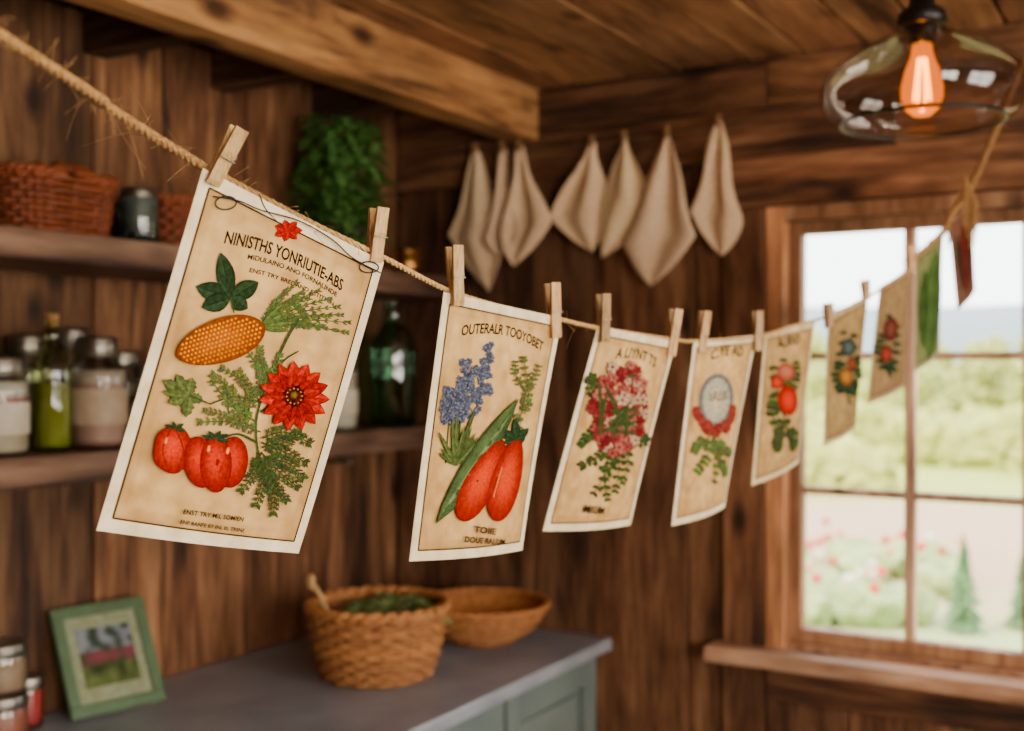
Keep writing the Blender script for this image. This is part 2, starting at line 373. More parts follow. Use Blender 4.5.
mb.obj('woven_body',M_wick,wb,smooth=True)
mb=MB()
for i in range(90):
    a=random.uniform(0,6.28); r=random.uniform(0,.11); el=random.uniform(.0,.7)
    mb.leaf((.22+r*math.cos(a)*.8,-.60+r*math.sin(a)*.8,1.05),(math.cos(a),math.sin(a),el),UP,random.uniform(.05,.085),random.uniform(.03,.05),lerp(C('#3c5e28'),C('#7c9c58'),random.random()),C('#a4b880'),.5)
mb.ico((.20,-.62,1.0),(.135,.135,.05),3,.2,4,C('#2c401a'),0,C('#5a7a3a'))
mb.obj('leafy_greens',M_leaf,wb)
mb=MB(); mb.tube([(.13,-.68,1.0),(.105,-.70,1.08),(.09,-.71,1.105)],[.004,.005,.006],8); mb.ico((.085,-.713,1.115),(.011,.007,.018),2)
mb.obj('wooden_spoon',M_pin,wb,smooth=True)
# shallow bowl
bb=MB()
weave(bb,(.23,-.225),.918,.992,.085,.085,.165,.165,8,40,.0035,curve=.5,col=(1.0,.95,.9))
bb.lathe([(.075,.9005),(.083,.9005),(.083,.918),(.07,.922),(0,.922)],(.23,-.225,0),32,col=(.5,.42,.36))
bb.lathe([(0,.928),(.07,.93),(.125,.955),(.155,.985)],(.23,-.225,0),32,col=(1.2,1.2,1.25))
bb.obj('shallow_woven_bowl',M_wick,smooth=True)
# shelf baskets, crock
mb=MB(); weave(mb,(-.07,-1.30),1.842,1.945,.09,.10,.10,.115,9,28,.004,p=4,col=(.55,.28,.18),curve=1)
for i in range(14):
    mb.ico((-.07+random.uniform(-.06,.06),-1.3+random.uniform(-.08,.08),1.945+random.uniform(0,.012)),.024,2,.1,2,lerp((.4,.16,.10),(.4,.27,.18),random.random()))
mb.obj('wicker_basket',M_wick,smooth=True)
mb=MB(); weave(mb,(-.07,-.93),1.842,1.935,.09,.12,.10,.13,8,28,.004,p=4,col=(.55,.28,.18),curve=1); mb.obj('wicker_basket',M_wick,smooth=True)
jar('ceramic_crock',-.01,-1.12,1.8405,.04,.11,[C('#2d3a38'),C('#44504a')],fill=.95,lid='metal')
# potted plant on upper shelf
pp=empty('potted_plant',(-.04,-.47,1.84)); mb=MB(); c=(-.04,-.455,1.8405)
mb.lathe([(0,.001),(.045,.001),(.062,.085),(.066,.085),(.066,.1),(.058,.1),(.055,.09),(0,.088)],c,32,col=C('#35271d')); mb.obj('pot',M_col,pp,smooth=True)
mb=MB()
for i in range(460):
    a=random.uniform(0,6.28); el=random.uniform(-.4,1.4); h=random.uniform(.06,.37); r=random.uniform(.02,.095)*(1.1-abs(h-.2)*2)
    mb.leaf((c[0]+r*math.cos(a),c[1]+r*math.sin(a),c[2]+h),(math.cos(a),math.sin(a),el),UP,random.uniform(.035,.075),random.uniform(.024,.040),lerp(C('#1e3c14'),C('#40742e'),random.random()),C('#5c8c40'),.5)
for i in range(16):
    a=i*.39; mb.tube([(c[0],c[1],c[2]+.08),(c[0]+.03*math.cos(a),c[1]+.03*math.sin(a),c[2]+.2),(c[0]+.06*math.cos(a),c[1]+.06*math.sin(a),c[2]+.35)],.0015,4,col=C('#3a5a20'))
mb.obj('leaves',M_leaf,pp)
mb=MB(); mb.lathe([(0,.001),(.035,.001),(.042,.02),(.04,.05),(.03,.062),(.034,.068),(.03,.07),(0,.066)],(-.03,-.19,1.8405),28)
mb.tube([(-.03,-.225,1.90),(-.03,-.25,1.89),(-.03,-.25,1.86),(-.03,-.226,1.855)],.004,6)
mb.obj('brass_pot',pm('brass',C('#8a5a30'),C('#b8884a'),9,rough=.35,metal=1,bump=.02),smooth=True)

# ---------------------------------------------------------------- picture frame
A0=Vector((-.090,-1.215,.9005)); B0=Vector((-.045,-1.018,.9005)); ux=(B0-A0).normalized(); W=(B0-A0).length; H=.225
nn=Vector((ux.y,-ux.x,0)); tilt=math.radians(27); uz=(UP*math.cos(tilt)-nn*math.sin(tilt)); fn=uz.cross(ux)*-1
if fn.dot(nn)<0: fn=-fn
FM=Matrix((( ux.x,fn.x,uz.x,A0.x),(ux.y,fn.y,uz.y,A0.y),(ux.z,fn.z,uz.z,A0.z+.006),(0,0,0,1)))
pf=empty('picture_frame',A0); mb=MB(); bw=.024
fc=C('#4a6444')
mb.box((0,-.008,0),(W,.008,bw),fc,mat=FM);mb.box((0,-.008,H-bw),(W,.008,H),fc,mat=FM);mb.box((0,-.008,bw),(bw,.008,H-bw),fc,mat=FM);mb.box((W-bw,-.008,bw),(W,.008,H-bw),fc,mat=FM)
mb.obj('frame_moulding',M_col,pf,bevel=.003)
mb=MB(); mb.box((bw-.003,-.006,bw-.003),(W-bw+.003,.002,H-bw+.003),C('#8c9478'),mat=FM); mb.obj('mat_board',M_paper,pf)
mb=MB(); gx,gz=26,24
cs=[];vs=[];fs=[]
for j in range(gz+1):
    for i in range(gx+1):
        u=i/gx;v=j/gz; vs.append(FM@Vector((bw+.018+u*(W-2*bw-.036),.003,bw+.030+v*(H-2*bw-.056))))
        k=noise.noise(Vector((u*5,v*5,1)))
        cc=lerp(C('#6c7a48'),C('#38452c'),.5+k) if v<.35 else (lerp(C('#7a4550'),C('#3e4a30'),.5+1.2*k) if v<.6 else lerp(C('#8890a0'),C('#3a4a40'),min(1,max(0,.45+k*1.8))))
        cs.append(cc)
for j in range(gz):
    for i in range(gx):
        a=j*(gx+1)+i; fs.append((a,a+1,a+gx+2,a+gx+1))
mb.add(vs,fs,cs); mb.obj('landscape_picture',M_art,pf)

# ---------------------------------------------------------------- napkins on back wall
cl=[((476,150),(447,235),(489,292),(507,232)),((503,148),(479,240),(498,254),(522,236)),((520,147),(500,236),(514,266),(551,222)),
((593,143),(549,216),(592,252),(610,205)),((625,138),(600,192),(602,258),(658,215)),((668,133),(621,242),(651,286),(698,235)),((719,122),(692,212),(722,256),(742,222))]
yp=-.055
def linepath(ps,n=12):
    out=[]
    P=[Vector(p) for p in ps]; P=[2*P[0]-P[1]]+P+[2*P[-1]-P[-2]]
    for i in range(1,len(P)-2):
        for k in range(n):
            t=k/n; a,b,c,d=P[i-1],P[i],P[i+1],P[i+2]
            out.append(.5*((2*b)+(c-a)*t+(2*a-5*b+4*c-d)*t*t+(3*b-a-3*c+d)*t**3))
    out.append(P[-2]); return out
sp=[wy(455,146,yp)]+[wy(c[0][0],c[0][1]+2,yp) for c in cl]+[wy(825,100,yp),wy(1030,52,yp)]
mb=MB(); mb.tube(linepath(sp,10),.0028,6,col=(.35,.3,.28)); mb.obj('napkin_line',M_jute,smooth=True)
for ci,(t,l,b,r) in enumerate(cl):
    y0=yp-.006*(ci%3)-.004
    T,L_,B_,R_=[wy(q[0],q[1],y0) for q in (t,l,b,r)]
    n1,n2=22,16; vs=[];fs=[]
    def edge(side,s):
        K=L_ if side<0 else R_; k=.64 if side<0 else .58
        top=T+Vector((side*.008,0,0))
        if s<k:
            e=s/k; p=top.lerp(K,e); p.x-=side*.004*math.sin(math.pi*e); p.x+=side*.005*math.sin(math.pi*e*2.3+ci); return p
        e=(s-k)/(1-k); p=K.lerp(B_,e); p.x+=side*.006*math.sin(math.pi*e); p.z-=.006*math.sin(math.pi*e); return p
    for i in range(n1+1):
        s=i/n1; a=edge(-1,s); c_=edge(1,s)
        for j in range(n2+1):
            u=j/n2; p=a.lerp(c_,u); am=.016*math.sin(math.pi*min(1,s*1.05))+.002
            p.y+= am*math.sin(u*9+ci*1.7+s)*.7 ; vs.append(p)
    for i in range(n1):
        for j in range(n2):
            q=i*(n2+1)+j; fs.append((q,q+1,q+n2+2,q+n2+1))
    mb=MB(); mb.add(vs,fs,tn(.95,1.15)); mb.obj('linen_napkin',M_linen,smooth=True,solid=.0015)
    mb=MB()
    for sgn in (-1,1): mb.box((T.x-.004,y0-.004+sgn*.006-.003,T.z-.012),(T.x+.004,y0-.004+sgn*.006+.003,T.z+.018),(.6,.55,.5))
    mb.obj('clothespin',M_pin,bevel=.001)

# ---------------------------------------------------------------- pendant lamp
pl=empty('pendant_lamp',(1.406,-.733,2.0)); c=(1.406,-.733,2.0)
mb=MB(); prof=[(.128,0),(.145,.008),(.158,.026),(.163,.05),(.158,.072),(.142,.094),(.112,.114),(.078,.130),(.050,.142),(.036,.152),(.032,.165)]
mb.lathe(prof,c,64); mb.obj('glass_shade',M_smoke,pl,smooth=True)
mb=MB(); mb.tube([(c[0]+.128*math.cos(k*math.pi/32),c[1]+.128*math.sin(k*math.pi/32),c[2]) for k in range(64)],.003,8,True)
mb.lathe([(0,.215),(.012,.215),(.020,.205),(.022,.19),(.038,.178),(.040,.160),(.030,.158),(.022,.15),(.021,.128),(0,.128)],c,32)
mb.tube([(c[0],c[1],c[2]+.21),(c[0],c[1],2.335)],.004,8); mb.lathe([(0,2.308),(.03,2.31),(.045,2.325),(.045,2.337)],(c[0],c[1],0),32)
mb.obj('socket_and_cord',M_dark,pl,smooth=True)
mb=MB(); mb.lathe([(0,.008),(.014,.011),(.026,.022),(.033,.04),(.033,.058),(.027,.085),(.018,.108),(.015,.128)],c,32); mb.obj('bulb',emis('bulb_amber',(1,.20,.0),2.6,.35),pl,smooth=True)
mb=MB()
for k in range(6):
    a=k*math.pi/3; mb.tube([(c[0]+.006*math.cos(a),c[1]+.006*math.sin(a),c[2]+.105),(c[0]+.013*math.cos(a+.3),c[1]+.013*math.sin(a+.3),c[2]+.035)],.0022,5)
mb.obj('filament',emis('filament',(1,.50,.06),40),pl)
ld=bpy.data.lights.new('bulb_light','POINT'); ld.energy=10; ld.color=(1,.58,.26); ld.shadow_soft_size=.004
lo=bpy.data.objects.new('bulb_light',ld); bpy.context.scene.collection.objects.link(lo); lo.parent=pl; lo.location=(0,0,.06)

# ---------------------------------------------------------------- botanical cards
txtcache={}
def text_mesh(s):
    if s in txtcache: return txtcache[s]
    cu=bpy.data.curves.new('t','FONT'); cu.body=s; cu.size=1; cu.resolution_u=3; cu.offset=.022
    ob=bpy.data.objects.new('t',cu); bpy.context.scene.collection.objects.link(ob)
    dg=bpy.context.evaluated_depsgraph_get(); dg.update(); me=bpy.data.meshes.new_from_object(ob.evaluated_get(dg))
    vs=[(v.co.x,v.co.y) for v in me.vertices]; fs=[tuple(p.vertices) for p in me.polygons]
    bpy.data.objects.remove(ob); bpy.data.meshes.remove(me); txtcache[s]=(vs,fs); return vs,fs
class Card:
    def __init__(s,q,dl,dr,curl,bcurl):
        s.q=q; tl,tr,br,bl=q
        s.P=[img_pt(*tl,dl),img_pt(*tr,dr),img_pt(*br,dr+.005),img_pt(*bl,dl+.005)]
        s.n=(s.P[3]-s.P[0]).cross(s.P[1]-s.P[0]).normalized()
        if s.n.dot(CAM-s.P[0])<0: s.n=-s.n
        s.W=(s.P[1]-s.P[0]).length; s.H=(s.P[3]-s.P[0]).length
        s.curl=curl; s.b=bcurl; s.z=.0006
        A=[];bb=[]
        for (x,y),(u,v) in zip(q,((0,0),(1,0),(1,1),(0,1))):
            A.append([x,y,1,0,0,0,-u*x,-u*y]);bb.append(u);A.append([0,0,0,x,y,1,-v*x,-v*y]);bb.append(v)
        h=np.linalg.solve(np.array(A,float),np.array(bb,float)); s.h=list(h)+[1]
        s.art=MB()
    def uv(s,p):
        x,y=p; h=s.h; w=h[6]*x+h[7]*y+1; return ((h[0]*x+h[1]*y+h[2])/w,(h[3]*x+h[4]*y+h[5])/w)
    def S(s,u,v,o=0):
        a,b,c,d=s.P; p=(a*(1-u)+b*u)*(1-v)+(d*(1-u)+c*u)*v
        return p+s.n*(s.curl*math.sin(math.pi*u)*v+s.b*v*v*v*(.3+.7*u)+o)
    def poly(s,vs,fs,cs):
        s.z+=.000002; s.art.add([s.S(u,v,s.z) for u,v in vs],fs,cs)
    def blob(s,pts,ce,cc,off=(0,0)):
        pts=[s.uv(p) for p in pts]; n=len(pts); cx=sum(p[0] for p in pts)/n+off[0]; cy=sum(p[1] for p in pts)/n+off[1]
        vs=[];cs=[];fs=[]; R=(1,.95,.75,.55,.3)
        for k,r in enumerate(R):
            for i,p in enumerate(pts):
                vs.append((cx+(p[0]-cx)*r,cy+(p[1]-cy)*r)); e=.86 if i%2 else 1.08
                cs.append(tuple(x*e for x in lerp(cc,ce,max(0,min(1,(r-.25)/.6)))) if k else tuple(x*.6 for x in ce))
        vs.append((cx,cy)); cs.append(cc)
        for k in range(len(R)-1):
            for i in range(n): j=(i+1)%n; fs.append((k*n+i,k*n+j,(k+1)*n+j,(k+1)*n+i))
        k=len(R)-1
        for i in range(n): fs.append((k*n+i,k*n+(i+1)%n,len(vs)-1))
        s.poly(vs,fs,cs)
    def ell(s,c,rx,ry,ang,ce,cc,n=24,wob=0,off=(0,0)):
        a=math.radians(ang); pts=[]
        for i in range(n):
            t=2*math.pi*i/n; w=1+wob*math.cos(5*t); x=rx*w*math.cos(t);y=ry*w*math.sin(t)
            pts.append((c[0]+x*math.cos(a)-y*math.sin(a),c[1]+x*math.sin(a)+y*math.cos(a)))
        s.blob(pts,ce,cc,off)
    def stem(s,pts,w,col):
        P=[s.uv((p.x,p.y)) for p in linepath([(x,y,0) for x,y in pts],6)]; vs=[];cs=[]
        n=len(P); asp=s.H/s.W; pxw=(s.q[1][0]-s.q[0][0])
        for i,p in enumerate(P):
            a=P[max(0,i-1)];b=P[min(n-1,i+1)]; dx=(b[0]-a[0]);dy=(b[1]-a[1])*asp; l=math.hypot(dx,dy) or 1
            ww=w/pxw*.6*(1-.5*i/n); nx,ny=-dy/l*ww,dx/l*ww/asp; vs+=[(p[0]-nx,p[1]-ny),(p[0]+nx,p[1]+ny)]; cs+=[tuple(x*.5 for x in col),col]
        s.poly(vs,[(2*i,2*i+1,2*i+3,2*i+2) for i in range(n-1)],cs)
    def leaf(s,b,t,w,col,serr=0,edge=.55):
        dx,dy=t[0]-b[0],t[1]-b[1]; L=math.hypot(dx,dy) or 1; ux,uy=dx/L,dy/L; n=8; vs=[];cs=[]
        for i in range(n+1):
            k=i/n; ww=w*.5*math.sin(math.pi*min(1,k*.95+.03))**.9*(1-(serr if i%2 else 0)); 
            if i in(0,n): ww=.1
            x,y=b[0]+dx*k,b[1]+dy*k
            for o,cf in ((-1,edge*.5),(-.72,.95),(-.1,1.2),(0,edge*.5),(.1,.8),(.75,.7),(1,edge*.4)): vs.append(s.uv((x-uy*ww*o,y+ux*ww*o))); cs.append(tuple(c*cf*(1.1 if i%2 else .78) for c in col))
        s.poly(vs,[(i*7+j,i*7+j+1,i*7+j+8,i*7+j+7) for i in range(n) for j in range(6)],cs)
    def frond(s,pts,n,l,w,col,sp=55):
        P=[(p.x,p.y) for p in linepath([(x,y,0) for x,y in pts],10)]; s.stem(pts,1.2,tuple(c*.8 for c in col))
        for i in range(1,n+1):
            k=min(len(P)-2,int(i/n*(len(P)-1))); a=math.atan2(P[k+1][1]-P[k][1],P[k+1][0]-P[k][0]); ll=l*(1-.5*i/n)*random.uniform(.8,1.15)
            for sg in (-1,1):
                b=a+sg*math.radians(sp+random.uniform(-8,8)); e=(P[k][0]+ll*math.cos(b),P[k][1]+ll*math.sin(b)); cc=tuple(c*random.uniform(.65,1.35) for c in col)
                s.leaf(P[k],e,w,cc)
                if ll>7:
                    m=(P[k][0]+ll*.45*math.cos(b),P[k][1]+ll*.45*math.sin(b))
                    for q in (-1,1): s.leaf(m,(m[0]+ll*.42*math.cos(b+q*.8),m[1]+ll*.42*math.sin(b+q*.8)),w*.7,cc)
    def flower(s,c,r,n,ce,cc,w=.5,rot=0,mid=None):
        for k in range(n):
            a=rot+2*math.pi*k/n; s.leaf((c[0]+r*.1*math.cos(a),c[1]+r*.1*math.sin(a)),(c[0]+r*math.cos(a),c[1]+r*math.sin(a)),r*w,lerp(ce,cc,random.random()),0,.75)
        if mid: s.ell(c,r*.26,r*.26,0,mid,tuple(x*2 for x in mid),10)
    def text(s,st,a,b,hs=1,arc=0,col=None):
        col=col or C('#22160c'); vs,fs=text_mesh(st); a=s.uv(a);b=s.uv(b); x0=min(v[0] for v in vs);x1=max(v[0] for v in vs)
        ax,ay,bx,by=a[0]*s.W,a[1]*s.H,b[0]*s.W,b[1]*s.H; L=math.hypot(bx-ax,by-ay); dx,dy=(bx-ax)/L,(by-ay)/L; sc=L/(x1-x0); out=[]
        for x,y in vs:
            t=(x-x0)/(x1-x0); yy=y*sc*hs+arc*s.H*4*t*(1-t); X=ax+dx*t*L+dy*yy; Y=ay+dy*t*L-dx*yy; out.append((X/s.W,Y/s.H))
        s.poly(out,fs,[col]*len(out))
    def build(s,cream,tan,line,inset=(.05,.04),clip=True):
        e=empty('botanical_print',s.P[0]); mb=MB(); n,m=14,18; vs=[];fs=[];cs=[]
        for j in range(m+1):
            for i in range(n+1):
                u=i/n;v=j/m; vs.append(s.S(u,v,0)); cs.append(cream)
        for j in range(m):
            for i in range(n): q=j*(n+1)+i; fs.append((q,q+1,q+n+2,q+n+1))
        mb.add(vs,fs,cs); mb.add([v-s.n*.0007 for v in vs],fs,cs)
        ed=[i for i in range(n+1)]+[j*(n+1)+n for j in range(1,m+1)]+[m*(n+1)+i for i in range(n-1,-1,-1)]+[j*(n+1) for j in range(m-1,0,-1)]
        N0=(n+1)*(m+1); mb.f+=[(ed[k],ed[(k+1)%len(ed)],ed[(k+1)%len(ed)]+N0,ed[k]+N0) for k in range(len(ed))]; mb.m+=[0]*len(ed)
        mb.obj('paper',M_paper,e,smooth=False)
        pn=MB(); vs=[];cs=[];a,b=inset; n,m=48,64
        for j in range(m+1):
            for i in range(n+1):
                u=a+(1-2*a)*i/n; v=b+(1-2*b)*j/m; vs.append(s.S(u,v,.0003)); edg=min(i,n-i,j,m-j)
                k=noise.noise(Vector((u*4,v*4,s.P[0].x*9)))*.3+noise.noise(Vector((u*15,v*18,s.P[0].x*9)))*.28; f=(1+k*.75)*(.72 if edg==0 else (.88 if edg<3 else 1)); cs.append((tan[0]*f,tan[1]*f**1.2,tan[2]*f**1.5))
        fs=[(j*(n+1)+i,j*(n+1)+i+1,(j+1)*(n+1)+i+1,(j+1)*(n+1)+i) for j in range(m) for i in range(n)]
        pn.add(vs,fs,cs)
        lw=.004
        def strip(u0,v0,u1,v1,ho):
            vv=[]
            for k in range(21):
                t=k/20;u=u0+(u1-u0)*t;v=v0+(v1-v0)*t
                if ho: vv+=[s.S(u,v-lw*s.W/s.H,.0005),s.S(u,v+lw*s.W/s.H,.0005)]
                else: vv+=[s.S(u-lw,v,.0005),s.S(u+lw,v,.0005)]
            pn.add(vv,[(2*k,2*k+1,2*k+3,2*k+2) for k in range(20)],line)
        strip(a,b,1-a,b,1);strip(a,1-b,1-a,1-b,1);strip(a,b,a,1-b,0);strip(1-a,b,1-a,1-b,0)
        pn.obj('printed_panel',M_paper,e); s.art.obj('botanical_artwork',M_art,e)
CREAM=C('#dfceae'); TAN=C('#c29c64'); LINE=C('#3c2612')
G1,G2,G3=C('#40512a'),C('#5c6c3a'),C('#2a4028')
# card 1
k=Card([(203,168),(384,262),(301,555),(97,531)],.84,.96,.006,-.004)
k.text("NINISTHS YONRIUTIE-ABS",(226,243),(343,291),1.4,.022)
k.text("MIDULAINO ANO FORNALINDE",(250,259),(338,297),.9,.016); k.text("ENST TRY BREDAND ESTITHIN",(252,272),(335,306),.8,.012)
for d in range(7):
    a=d*.9; k.leaf((291,232),(291+15*math.cos(a),232+11*math.sin(a)),8,C('#a81008'))
k.stem([(262,196),(270,212),(288,230)],1,C('#4a3020'))
for t in ((352,322),(340,330),(342,306),(322,290),(300,282),(332,316),(312,298),(290,290),(345,314),(326,326),(334,298),(350,332),(306,292)):
    k.frond([(264,326),((264+t[0])/2,(326+t[1])/2-4),t],11,10,1.8,C('#586838'),24)
for q in ((290,312),(296,322),(284,304),(292,330)): k.leaf((262,327),q,6,C('#5c7038'))
for t,w in (((197,285),20),((222,252),19),((261,282),19),((203,306),19),((250,308),16),((218,270),10)): k.leaf((233,297),t,w,G3,0)
k.stem([(233,297),(236,312)],1.6,G1)
k.stem([(300,318),(285,345),(262,400),(258,440),(272,500)],2.4,G1); k.stem([(262,400),(235,395),(212,402)],1.8,G1)
k.stem([(258,440),(238,432),(215,440)],2,G1); k.stem([(262,410),(278,400)],1.8,G1); k.stem([(270,380),(285,360),(300,350)],1.6,G1)
for p in ([(262,400),(245,380),(222,366)],[(258,420),(235,405),(212,378)],[(262,395),(262,370),(246,346)],[(230,410),(228,385),(213,372)],[(262,430),(232,420),(198,420)],[(250,420),(240,400),(232,385)],[(262,392),(275,372),(282,352)],[(255,425),(228,414),(205,408)],[(268,380),(262,360),(262,345)],[(250,410),(252,390),(240,368)]):
    k.frond(p,10,10,2.4,G2,48)
for p in ([(262,440),(285,450),(308,462)],[(262,450),(280,470),(300,487)],[(262,450),(255,470),(241,490)],[(266,470),(274,490),(274,514)],[(262,436),(285,430),(312,442)],[(264,455),(290,462),(304,478)],[(258,450),(264,480),(256,505)],[(262,445),(286,440),(302,430)],[(262,460),(276,484),(288,500)]):
    k.frond(p,10,12,2.2,G1,46)
for t,w in (((162,377),14),((176,371),13),((193,375),13),((168,400),15),((186,415),15),((204,399),12),((162,389),11)): k.leaf((190,393),t,w,G2,.32)
k.stem([(190,393),(212,402)],1.6,G1)
corn=[]
for i in range(36):
    t=2*math.pi*i/36; x=47*math.cos(t); y=(22+2*math.cos(t))*math.sin(t); y*= (1-.10*(x/47)**4); a=math.radians(-17)
    corn.append((221+x*math.cos(a)-y*math.sin(a),339+x*math.sin(a)+y*math.cos(a)))
k.blob(corn,C('#7c3800'),C('#a85400'),(.0,-.01))
for i in range(-11,12):
    for j in range(-5,6):
        x=i*4.2+(j%2)*2.1; y=j*4.1
        if (x/45)**2+(y/20.5)**2<.95:
            a=math.radians(-17); q=(1-max(0,j)*.12)*random.uniform(.88,1.08)
            k.ell((221+x*math.cos(a)-y*math.sin(a),339+x*math.sin(a)+y*math.cos(a)),1.55,1.55,-17,C('#b45c00'),(.86*q,.36*q,.0),8)
k.flower((294,394),35,15,C('#980800'),C('#c41e08'),.40,.1); k.flower((294,394),26,13,C('#800600'),C('#b01808'),.42,.3)
k.ell((294,394),10,10,0,C('#1c0a0a'),C('#4a1a10'),14,.08); k.flower((294,394),13,11,C('#300808'),C('#601010'),.3); k.ell((294,393),5,5,0,C('#2a1010'),C('#806020'),10)
for i in range(12):
    a=i*.52; k.ell((294+7.5*math.cos(a),394+7.5*math.sin(a)),1,1,0,C('#806010'),C('#c09030'),6)
k.ell((173,447),20,24,8,C('#860c02'),C('#d0340c'),28,.03,(-.01,-.012))
for dx in (-8,8): k.stem([(173+dx*.3,426),(173+dx*1.3,447),(173+dx*.6,468)],1,C('#801004'))
for dx in (-16,16,0): k.ell((216+dx,461+abs(dx)*-.1),16,29 if dx==0 else 26,dx*.5,C('#800a02'),C('#c82c0a'),26,.0,(-.008,-.015))
for p in ((166,438),(209,446),(228,448)): k.ell(p,1.8,4,10,C('#d85828'),C('#f09860'),10)
for a in (200,240,290,330,20): k.leaf((216,436),(216+15*math.cos(math.radians(a)),436+9*math.sin(math.radians(a))),4.5,G3)
for a in (210,260,320,20): k.leaf((175,426),(175+12*math.cos(math.radians(a)),426+8*math.sin(math.radians(a))),4,G3)
k.text("ENST TRY MIL SOMIEN",(183,511),(243,519),1.0); k.text("ENP BANFE BY INL BL TRIINE",(180,521),(244,530),1.0)
k.build(CREAM,TAN,LINE); C1=k
# card 2
k=Card([(444,292),(562,318),(518,549),(408,561)],1.06,1.20,.008,.006)
k.text("OUTERALR TOOYOBET",(460,340),(541,355),1.15,.035)
k.stem([(455,450),(460,400),(464,370)],1.4,G1); k.stem([(462,445),(478,400),(487,350)],1.4,G1); k.stem([(442,470),(446,430),(449,400)],1.4,G1); k.stem([(448,470),(456,430),(470,372)],1.4,G1)
BL1,BL2=C('#3c4260'),C('#70788e')
for (x0,y0,x1,y1,w) in ((487,348,478,400,10),(464,366,458,425,10),(448,392,444,430,9),(474,370,468,422,10),(455,400,452,428,9)):
    for i in range(38):
        t=random.random(); k.flower((x0+(x1-x0)*t+random.uniform(-w,w)*(.35+.65*t),y0+(y1-y0)*t),3.8,5,BL1,BL2,.7,random.random()*6,C('#2a2848'))
for a in range(26):
    x=random.uniform(434,472);y=random.uniform(424,468); k.leaf((450,472),(x,y-8),4,lerp(G1,G2,random.random()))
k.frond([(520,420),(524,395),(520,360)],11,9,3,G2,50); k.frond([(505,440),(515,430),(512,422)],3,9,4,G2); k.frond([(522,395),(530,385),(536,370)],6,8,2.6,G2); k.frond([(520,395),(512,380),(512,366)],6,7,2.6,G2)
k.stem([(505,445),(516,420),(521,395)],1.5,G1)
for t in ((498,436),(524,434),(510,424),(520,444)): k.leaf((511,446),t,8,G3)
k.leaf((430,526),(514,404),22,C('#465c36'),0,.7); k.leaf((436,516),(505,420),6,C('#6c8058'),0,.9)
def pepper(k,a,b,w,c1=C('#860e02'),c2=C('#d03a0e')):
    a=Vector(a);b=Vector(b);d=b-a;L=d.length;d.normalize();n=Vector((-d.y,d.x));pt=[]
    for i in range(30):
        t=2*math.pi*i/30; u=.5-.5*math.cos(t); ww=w*.5*math.sin(t)*(.75+.4*u); p=a+d*L*u+n*ww; pt.append((p.x,p.y))
    k.blob(pt,c1,c2,(-.01,-.01))
pepper(k,(497,446),(452,522),30); pepper(k,(513,444),(486,522),32); k.stem([(495,472),(485,500)],1.4,C('#e88050'))
for a in (200,250,300,340,160): k.leaf((508,446),(508+11*math.cos(math.radians(a)),446+9*math.sin(math.radians(a))),4,G3)
k.text("TOIIE",(464,532),(486,534),.55); k.text("DOUE RALIUM",(455,541),(495,543),.75)
k.build(CREAM,TAN,LINE); C2=k
# card 3
k=Card([(598,326),(676,342),(628,524),(542,531)],1.30,1.45,.008,.004)
k.text("A LIYNT TS",(614,358),(654,367),.9,.025)
for p in ([(614,440),(605,465),(588,492)],[(610,430),(625,455),(618,482)],[(610,440),(594,455),(578,464)],[(612,430),(600,470),(602,498)],[(625,430),(640,440),(646,436)],[(600,400),(590,385),(592,374)],[(612,440),(615,462),(610,490)],[(600,430),(588,432),(578,444)]): k.frond(p,7,11,4,G1,48)
for i in range(200):
    a=random.uniform(0,6.28);r=random.random()**.6; cc=random.choice([C('#84282e'),C('#984644'),C('#a86458'),C('#701820'),C('#bc9c84')])
    k.flower((617+28*r*math.cos(a)-4*r*math.sin(a),406+46*r*math.sin(a)),random.uniform(4,6.5),5,cc,tuple(x*1.25 for x in cc),.7,random.random()*6,C('#501418'))
for i in range(14): k.leaf((617+random.uniform(-22,22),406+random.uniform(-35,35)),(617+random.uniform(-28,28),406+random.uniform(-40,40)),4,G1)
k.text("MIIUM",(576,509),(595,511),.8); k.build(CREAM,TAN,LINE)
# card 4
k=Card([(694,341),(757,335),(722,507),(671,526)],1.50,1.63,.008,.004)
k.text("C.YE AD",(709,366),(741,362),.8,.02)
k.ell((713,410),17,29,8,C('#68686c'),C('#98988c'),30); k.ell((713,410),13,24,8,C('#a8a898'),C('#c4b89c'),30); k.text("TALIS",(704,412),(723,410),.8)
for i in range(50):
    a=random.uniform(.0,3.14); k.flower((711+18*math.cos(a),418+random.uniform(18,28)*math.sin(a)),4.5,5,C('#801c20'),C('#a04838'),.75,random.random()*6)
for p in ([(708,445),(702,465),(692,480)],[(708,445),(712,465),(708,488)],[(706,450),(718,458),(726,462)],[(704,448),(694,455),(690,462)],[(708,448),(716,468),(720,480)]): k.frond(p,6,9,4.5,G2,50)
k.build(CREAM,TAN,LINE)
# card 5
k=Card([(765,333),(815,322),(797,462),(751,486)],1.68,1.82,.008,.003)
for p in ([(783,440),(780,400),(782,360)],[(780,440),(770,420),(770,400)],[(780,400),(792,385),(795,365)],[(778,430),(774,440),(772,452)],[(780,420),(775,400),(772,370)],[(782,430),(790,440),(788,450)]): k.frond(p,6,10,6,G1,50)
k.ell((785,404),10,15,0,C('#8c0c02'),C('#cc3010')); k.ell((784,375),9,9,0,C('#984030'),C('#b07058')); k.ell((775,386),6,7,0,C('#901810'),C('#c04020')); k.text("ALIRIO",(776,350),(798,345),.8)
k.build(C('#ccb890'),C('#ac8a58'),LINE)
